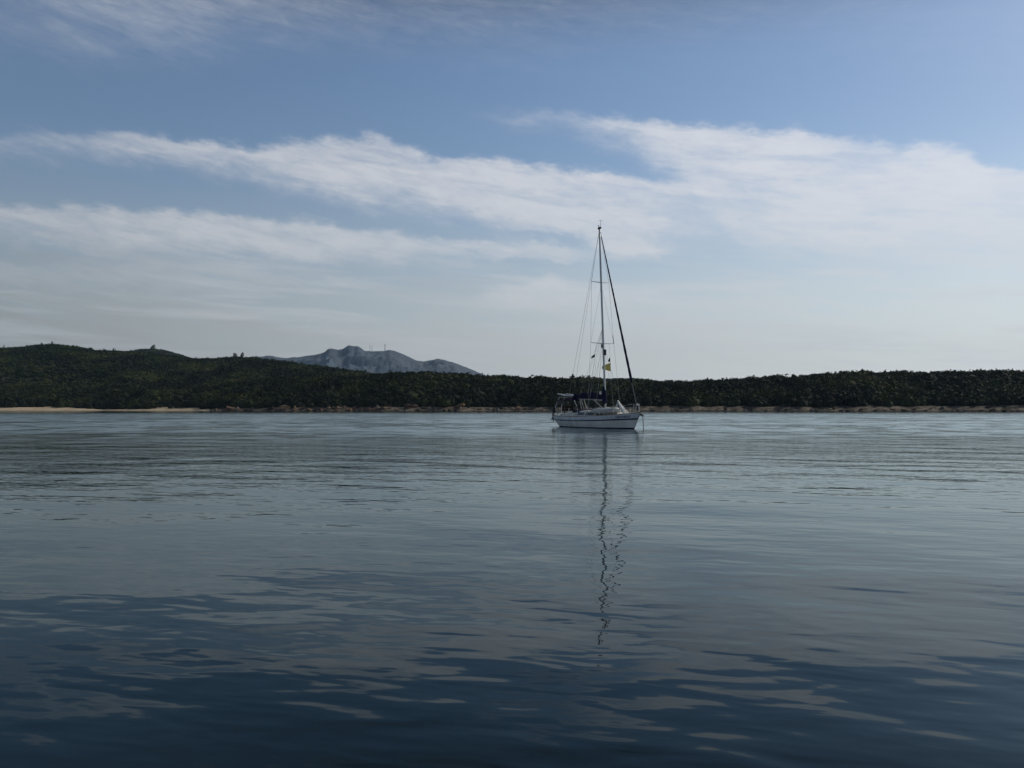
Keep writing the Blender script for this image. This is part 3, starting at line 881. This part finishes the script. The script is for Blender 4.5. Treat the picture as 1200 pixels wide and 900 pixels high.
# forestay with furled headsail
ft = mast_p(MT - .25) + Vector((.12, 0, 0)); fb = Vector((4.72, 0, dz(4.8) + .15))
mb = MB(); mb.tube([ft, fb], .02, 5); fs = mb.build('forestay', M['wire'], boat)
rr = []; pts = []
for i in range(40):
    k = .02 + (.855 - .02) * i / 39
    pts.append(ft + (fb - ft) * k); rr.append((.03 + .062 * (i / 39) ** .9) * (1 + .10 * math.sin(i * 2.1)))
rr[0] = .015; rr[-1] = .025
mb = MB(); mb.tube(pts, rr, 8); mb.build('furled_genoa', M['navy'], fs, True)
k = fb + Vector((0, 0, .02))
mb = MB(); mb.tube([k + Vector((-.02, 0, .0)), k + Vector((-.03, 0, .12)), k + Vector((-.03, 0, .16)), k + Vector((-.04, 0, .30))], [.09, .09, .05, .09], 10); mb.build('furler_drum', M['black'], fs)
mb = MB(); mb.tube([k + Vector((-.05, 0, .32)), k + Vector((-.05, 0, .42)), k + Vector((-.05, 0, .48))], [.09, .10, .04], 10); mb.build('furler_cap', M['cloth'], fs, True)
gl = ft + (fb - ft) * .855
mb = MB()
mb.tube([gl, Vector((3.1, -1.0, dz(3) + .35)), Vector((.5, -1.2, dz(0) + .15))], .012, 4)
mb.tube([gl, Vector((3.6, .9, dz(3) + .45)), Vector((.7, 1.2, dz(0) + .15))], .012, 4)
mb.build_each('jib_sheet', M['rope'], boat)
# boom with sail cover
BA = mast_p(2.05) + Vector((-.12, 0, 0)); BB = Vector((-3.75, 0, 2.20))
mb = MB(); mb.tube([BA, BB], .06, 8); boom = mb.build('boom', M['alu'], boat, True)
rings = []
NB = 26
for i in range(NB + 1):
    k = i / NB
    p = BA + (BB - BA) * (k * .985)
    hgt = .60 - .20 * k + .05 * math.sin(k * 21) - (.06 * math.sin(k * math.pi * 3)) * .5
    wd = .17 - .05 * k + .015 * math.sin(k * 17)
    if k == 1: hgt, wd = .2, .05
    rings.append([p + Vector((0, wd * math.cos(a) * (1 if math.sin(a) < .2 else .72), -.02 + hgt * .5 + hgt * .5 * math.sin(a))) for a in [j * math.pi / 6 for j in range(12)]])
mb = MB(); mb.quad_loop(rings); mb.build('sail_cover', M['navy'], boom, True)
rings = []
for z, rx, ry in ((1.72, .16, .14), (2.0, .22, .16), (2.5, .22, .16), (2.8, .17, .13), (3.05, .13, .1)):
    p = mast_p(z) + Vector((-.08, 0, 0)); rings.append([p + Vector((rx * math.cos(a), ry * math.sin(a), 0)) for a in [j * math.pi / 5 for j in range(10)]])
mb = MB(); mb.quad_loop(rings); mb.build('mast_boot', M['navy'], boom, True)
mb = MB(); pw = mast_p(2.55) + Vector((-.30, -.17, 0)); mb.tube([pw, pw + Vector((0, -.05, 0))], .12, 10); mb.build('sail_patch', M['cloth'], boom)
mb = MB(); mb.tube([hd, BB], .007, 4)
for k in (.25, .5, .75):
    for side in (-1, 1): mb.tube([mast_p(Z1 + 1.2), BA + (BB - BA) * k + Vector((0, side * .14, 0))], .006, 4)
mb.build_each('topping_lift', M['wire'], boom)
mb = MB()
for a, b in (((-2.55, -.12, 2.15), (-1.95, -.3, dz(-2) + .38)), ((-2.35, .12, 2.15), (-1.75, .1, dz(-2) + .38)), ((-2.50, -.02, 2.15), (-1.85, -.12, dz(-2) + .38))):
    mb.tube([a, b], .022, 4)
mb.build_each('mainsheet', M['white_rope'], boom)
mb = MB(); mb.tube([(-.75, 0, 2.05), (.58, 0, MZ0 + .12)], .04, 6); mb.build('boom_vang', M['alu'], boom)

# arch, solar panels and cockpit curtains at the stern
mb = MB()
for x, t_ in ((-4.75, 2.3), (-3.85, 2.34)):
    for side in (-1, 1):
        mb.tube([(x, side * 1.0, dz(x)), (x, side * .95, 1.6), (x, side * .62, t_)], .028, 6)
    mb.tube([(x, -.66, t_), (x, .66, t_)], .026, 6)
for side in (-1, 1): mb.tube([(-4.75, side * .62, 2.3), (-3.85, side * .62, 2.34)], .026, 6)
mb.build('stern_arch', M['steel'], boat)
for yc in (-.38, .38):
    mb = MB(); rot = Matrix.Rotation(R(8), 3, 'Y') @ Matrix.Rotation(R(-6), 3, 'X')
    mb.box((-4.3, yc, 2.45), (1.10, .70, .05), rot); pn = mb.build('solar_panel', M['panel'], boat)
    mb = MB()
    for sx, sy, lx, ly in ((0, .36, 1.12, .03), (0, -.36, 1.12, .03), (.56, 0, .03, .74), (-.56, 0, .03, .74)):
        mb.box(Vector((-4.3, yc, 2.452)) + rot @ Vector((sx, sy, 0)), (lx, ly, .075), rot)
    mb.build('panel_frame', M['alu'], pn)
mb = MB()
for side in (-1, 1):
    for x in (-4.55, -3.5):
        mb.tube([(x, side * .9, dz(x) + .1), (x, side * .88, 2.0), (x, side * .5, 2.25)], .045, 6)
    mb.tube([(-4.55, side * .88, 2.05), (-3.5, side * .88, 2.05)], .05, 6)
    mb.box((-4.02, side * .885, 1.90), (1.02, .03, .34))
mb.build('cockpit_frame', M['black'], boat)
mb = MB()
mb.quad_loop([[Vector((x, y, 2.06 + h * (1 - (y / .9) ** 2))) for y in (-.9, -.6, -.3, 0, .3, .6, .9)] + [Vector((x, y, 2.03 + h * (1 - (y / .9) ** 2))) for y in (.9, .6, .3, 0, -.3, -.6, -.9)] for x, h in ((-4.6, .10), (-4.0, .17), (-3.3, .16), (-2.8, .06))])
mb.build('bimini_cloth', M['navy'], boat, True)
mb = MB()
mb.box((-4.02, .87, 1.45), (.86, .025, .50)); mb.box((-4.48, 0, 1.42), (.03, 1.3, .36)); mb.build_each('weather_cloth', M['maroon'], boat)
# guard rails
mb = MB()
def edge(x, side, h): 
    s = (x + 4.95) / 9.95
    return Vector((x, side * (half_beam(s) - .07), dz(x) + h))
for side in (-1, 1):
    for x in (-3.2, -1.9, -.6, .7, 2.0, 3.2):
        mb.tube([edge(x, side, -.02), edge(x, side, .60)], .013, 5)
mb.build_each('stanchion', M['steel'], boat)
mb = MB()
for side in (-1, 1):
    for h in (.32, .59):
        mb.tube([edge(x, side, h) for x in (-4.1, -3.2, -1.9, -.6, .7, 2.0, 3.2, 4.0)], .006, 4)
mb.build_each('lifeline', M['wire'], boat)
mb = MB()
for h in (.32, .6):
    mb.tube([edge(3.95, -1, h), edge(4.5, -1, h + .02), Vector((4.95, 0, dz(4.9) + h + .02)), edge(4.5, 1, h + .02), edge(3.95, 1, h)], .016, 6)
for side in (-1, 1):
    for x in (3.95, 4.6): mb.tube([edge(x, side, 0), edge(x, side, .61)], .015, 5)
mb.build('pulpit', M['steel'], boat)
mb = MB()
for h in (.32, .6):
    mb.tube([edge(-4.1, -1, h), edge(-4.85, -1, h), edge(-4.85, 1, h), edge(-4.1, 1, h)], .016, 6)
for side in (-1, 1):
    for x in (-4.1, -4.8): mb.tube([edge(x, side, 0), edge(x, side, .6)], .015, 5)
mb.build('pushpit', M['steel'], boat)
# bow roller and anchor
mb = MB(); mb.box((5.02, 0, dz(4.9) - .02), (.42, .14, .07)); mb.build('bow_roller', M['steel'], boat)
mb = MB(); mb.tube([(4.75, 0, dz(4.9) + .05), (5.22, 0, dz(4.9) + .02), (5.26, 0, dz(4.9) - .16)], .022, 6); mb.box((5.17, 0, dz(4.9) - .14), (.22, .26, .04), Matrix.Rotation(R(40), 3, 'Y')); mb.build('anchor', M['black'], boat)
mb = MB()
# stern ladder folded against the transom
for y in (-.2, .2): mb.tube([(-4.98, y, dz(-5) + .02), (-4.62, y, .30)], .015, 5)
for k in (.2, .45, .7, .95): mb.tube([Vector((-4.98, -.2, dz(-5))).lerp(Vector((-4.62, -.2, .3)), k), Vector((-4.98, .2, dz(-5))).lerp(Vector((-4.62, .2, .3)), k)], .015, 5)
mb.build('stern_ladder', M['steel'], boat)

# ------------------------------------------------------------------ things on or hanging from the yacht
def boat_thing(name, p, label, cat, group=None):
    e = empty(name, W(p), -TH); tag(e, label, cat, group); return e
# anchor rope
mb = MB()
P0 = W((5.25, 0, 1.08)); o0 = P0.copy(); o0.z = 0
pts = [P0 - o0, Vector((.03, -.02, .75)), Vector((.06, -.03, .3)), Vector((.07, -.05, -.6))]
rp = mb.tube(pts, .024, 6).build('anchor_rope', M['rope']); rp.location = o0
tag(rp, 'dark anchor rope dropping straight from the yacht bow into the water', 'rope')
# inflatable dinghy, half deflated and lashed upside down on the side deck
dg = boat_thing('inflatable_dinghy', (1.75, -.62, dz(1.75) + .16), 'pale grey inflatable dinghy lashed on the foredeck in front of the mast', 'dinghy')
def dz_tube(pts, rr, name, mat, par): MB().tube(pts, rr, 10).build(name, mat, par, True)
pts = [Vector((-1.35, -.36, .12)), Vector((-.7, -.38, .15)), Vector((0, -.38, .16)), Vector((.7, -.32, .18)), Vector((1.2, -.14, .22)), Vector((1.34, .06, .24)), Vector((1.2, .26, .22)), Vector((.7, .42, .18)), Vector((0, .48, .16)), Vector((-.7, .48, .15)), Vector((-1.35, .46, .12))]
dz_tube(pts, [.09, .19, .205, .20, .18, .17, .18, .20, .205, .19, .09], 'buoyancy_tube', M['rubber'], dg)
mb = MB(); mb.quad_loop([[Vector((x, -.34, .28 + .03 * math.sin(x * 5))), Vector((x, 0, .34 + .05 * math.sin(x * 3 + 1))), Vector((x, .44, .28))] for x in np.linspace(-1.2, 1.1, 12)], closed=False, caps=False)
fl = mb.build('floor', M['rubber'], dg, True)
sol = fl.modifiers.new('s', 'SOLIDIFY'); sol.thickness = .04
mb = MB()
for x in (-.8, .1, .8): mb.tube([(x, -.60, -.06), (x, -.42, .32), (x, 0, .42), (x, .5, .36), (x, .70, -.06)], .014, 4)
mb.build('lashing', M['rope'], dg)
# white wind scoop over the forehatch
ws = boat_thing('wind_scoop', (3.0, -.1, dz(3.0)), 'white cloth wind scoop slanting over the fore hatch of the yacht', 'wind scoop')
mb = MB(); rings = []
for i in range(13):
    k = i / 12
    top = Vector((-.50, 0, .98)); bl = Vector((.66, -.24, .06)); br = Vector((.66, .22, .06))
    l = top.lerp(bl, k); r2 = top.lerp(br, k); mid = (l + r2) / 2 + Vector((-.16 * k, 0, -.05 * k))
    rings.append([l, l.lerp(mid, .5) + Vector((-.04 * k, 0, 0)), mid, r2.lerp(mid, .5) + Vector((-.04 * k, 0, 0)), r2])
mb.quad_loop(rings, closed=False, caps=False); c = mb.build('cloth', M['cloth'], ws, True)
sol = c.modifiers.new('s', 'SOLIDIFY'); sol.thickness = .012
mb = MB()
mb.tube([(-.50, 0, .98), (-.02, -.10, .58), (.66, -.24, .10)], [.06, .10, .10], 8); mb.build('rolled_hem', M['cloth'], ws, True)
mb = MB(); rings = []
for i in range(9):
    k = i / 8
    top = Vector((-.52, 0, .96)); l = top.lerp(Vector((-.62, -.3, .15)), k); r2 = top.lerp(Vector((.0, -.36, .12)), k)
    rings.append([l, l.lerp(r2, .5) + Vector((0, -.06 * k, 0)), r2])
mb.quad_loop(rings, closed=False, caps=False); c = mb.build('side_flap', M['rubber'], ws, True)
sol = c.modifiers.new('s', 'SOLIDIFY'); sol.thickness = .01
# outboard motor clamped at the stern
ob = boat_thing('outboard_motor', (-4.98, -1.02, .55), 'small black outboard motor clamped to the stern rail of the yacht', 'outboard motor')
mb = MB(); mb.box((-.06, -.02, .82), (.42, .26, .28), taper=.85); mb.build('cowl', M['black'], ob)
mb = MB(); mb.box((-.03, 0, .40), (.14, .10, .62), taper=1.2); mb.tube([(-.2, 0, .05), (-.03, 0, .05), (.12, 0, .05)], [.03, .055, .03], 8); mb.box((-.03, 0, -.06), (.16, .02, .18)); mb.build('shaft_leg', M['black'], ob)
mb = MB()
for a in range(3): mb.box(Vector((-.2, 0, .05)) + Matrix.Rotation(a * 2.094, 3, 'X') @ Vector((0, 0, .08)), (.02, .07, .13), Matrix.Rotation(a * 2.094, 3, 'X'))
mb.build('propeller', M['alu'], ob)
mb = MB(); mb.box((.10, 0, .62), (.10, .22, .16)); mb.tube([(.12, 0, .78), (.45, .05, .92)], .02, 6); mb.build('clamp_bracket', M['alu'], ob)
# dark bag / fender on the stern rail
fd = boat_thing('fender', (-4.55, -1.22, dz(-4.5) + .22), 'dark fender hanging on the stern rail beside the outboard motor', 'fender')
MB().tube([(0, 0, 0), (0, 0, .05), (0, 0, .15), (0, 0, .3), (0, 0, .38), (0, 0, .42)], [.03, .09, .12, .12, .08, .02], 10).build('body', M['black'], fd, True)
MB().tube([(0, 0, .41), (.0, .06, .62)], .01, 4).build('lanyard', M['rope'], fd)
# signal flags on the spreader halyards
def flag(name, p, hh, ll, mat, label, droop, dirv, taper=.5):
    e = boat_thing(name, p, label, 'flag')
    mb = MB(); rings = []
    dv = Vector(dirv).normalized(); sd = dv.cross(Vector((0, 0, 1))).normalized()
    for i in range(11):
        k = i / 10
        c = dv * ll * k + sd * .05 * math.sin(k * 7) + Vector((0, 0, -droop * k))
        h_ = hh * (1 - (1 - taper) * k)
        rings.append([c + Vector((0, 0, h_ * q)) + sd * .015 * math.sin(q * 9 + k * 4) for q in (-.5, -.25, 0, .25, .5)])
    mb.quad_loop(rings, closed=False, caps=False)
    o = mb.build('bunting', mat, e, True)
    so = o.modifiers.new('s', 'SOLIDIFY'); so.thickness = .006
    return e
HY = .55            # halyards hang halfway out along the lower spreaders
hs = {}
for side in (-1, 1):
    a = mast_p(Z1) + Vector((-.06, side * HY, 0)); b = Vector((MX - .3, side * 1.35, dz(MX) + .1)) if side < 0 else Vector((MX - .1, side * .75, dz(MX) + .3))
    hs[side] = (a, b)
mb = MB()
for side in (-1, 1): mb.tube(list(hs[side]), .007, 4)
mb.build_each('flag_halyard', M['wire'], mast)
a, b = hs[1]
p = a.lerp(b, .34)
fy = flag('signal_flag', p, .64, .62, M['yellow'], 'yellow signal flag flying from the far spreader halyard right of the mast', .04, (-.55, -.83, 0), .35)
p = a.lerp(b, .23)
flag('signal_flag', p, .34, .14, M['dark_flag'], 'small dark pennant just above the yellow flag right of the mast', .10, (-.5, -.8, 0), .4)
a, b = hs[-1]
p = a.lerp(b, .18) + Vector((0, 0, .05))
flag('signal_flag', p, .20, .26, M['dark_flag'], 'small dark flag on the halyard left of the mast below the spreader', .16, (-.56, -.8, 0), .7)

# ------------------------------------------------------------------ haze
def haze():
    x0, x1, y0, y1, z0, z1 = -6500, 6500, -300, 8200, -3.0, 640
    V = [(x, y, z) for z in (z0, z1) for y in (y0, y1) for x in (x0, x1)]
    Fc = [(0, 2, 3, 1), (4, 5, 7, 6), (0, 1, 5, 4), (2, 6, 7, 3), (0, 4, 6, 2), (1, 3, 7, 5)]
    me = bpy.data.meshes.new('haze'); me.from_pydata(V, [], Fc)
    m = bpy.data.materials.new('haze_air'); m.use_nodes = True
    t = m.node_tree; t.nodes.clear()
    pv_ = t.nodes.new('ShaderNodeVolumePrincipled'); out = t.nodes.new('ShaderNodeOutputMaterial')
    pv_.inputs['Color'].default_value = (.52, .74, 1.0, 1); pv_.inputs['Density'].default_value = 3.8e-5
    pv_.inputs['Anisotropy'].default_value = .1
    t.links.new(pv_.outputs[0], out.inputs['Volume'])
    tag(link_mesh('haze', me, m), kind='stuff')
haze()
scene.cycles.max_bounces = 6
scene.cycles.volume_bounces = 0
scene.cycles.use_adaptive_sampling = False
scene.cycles.use_denoising = True
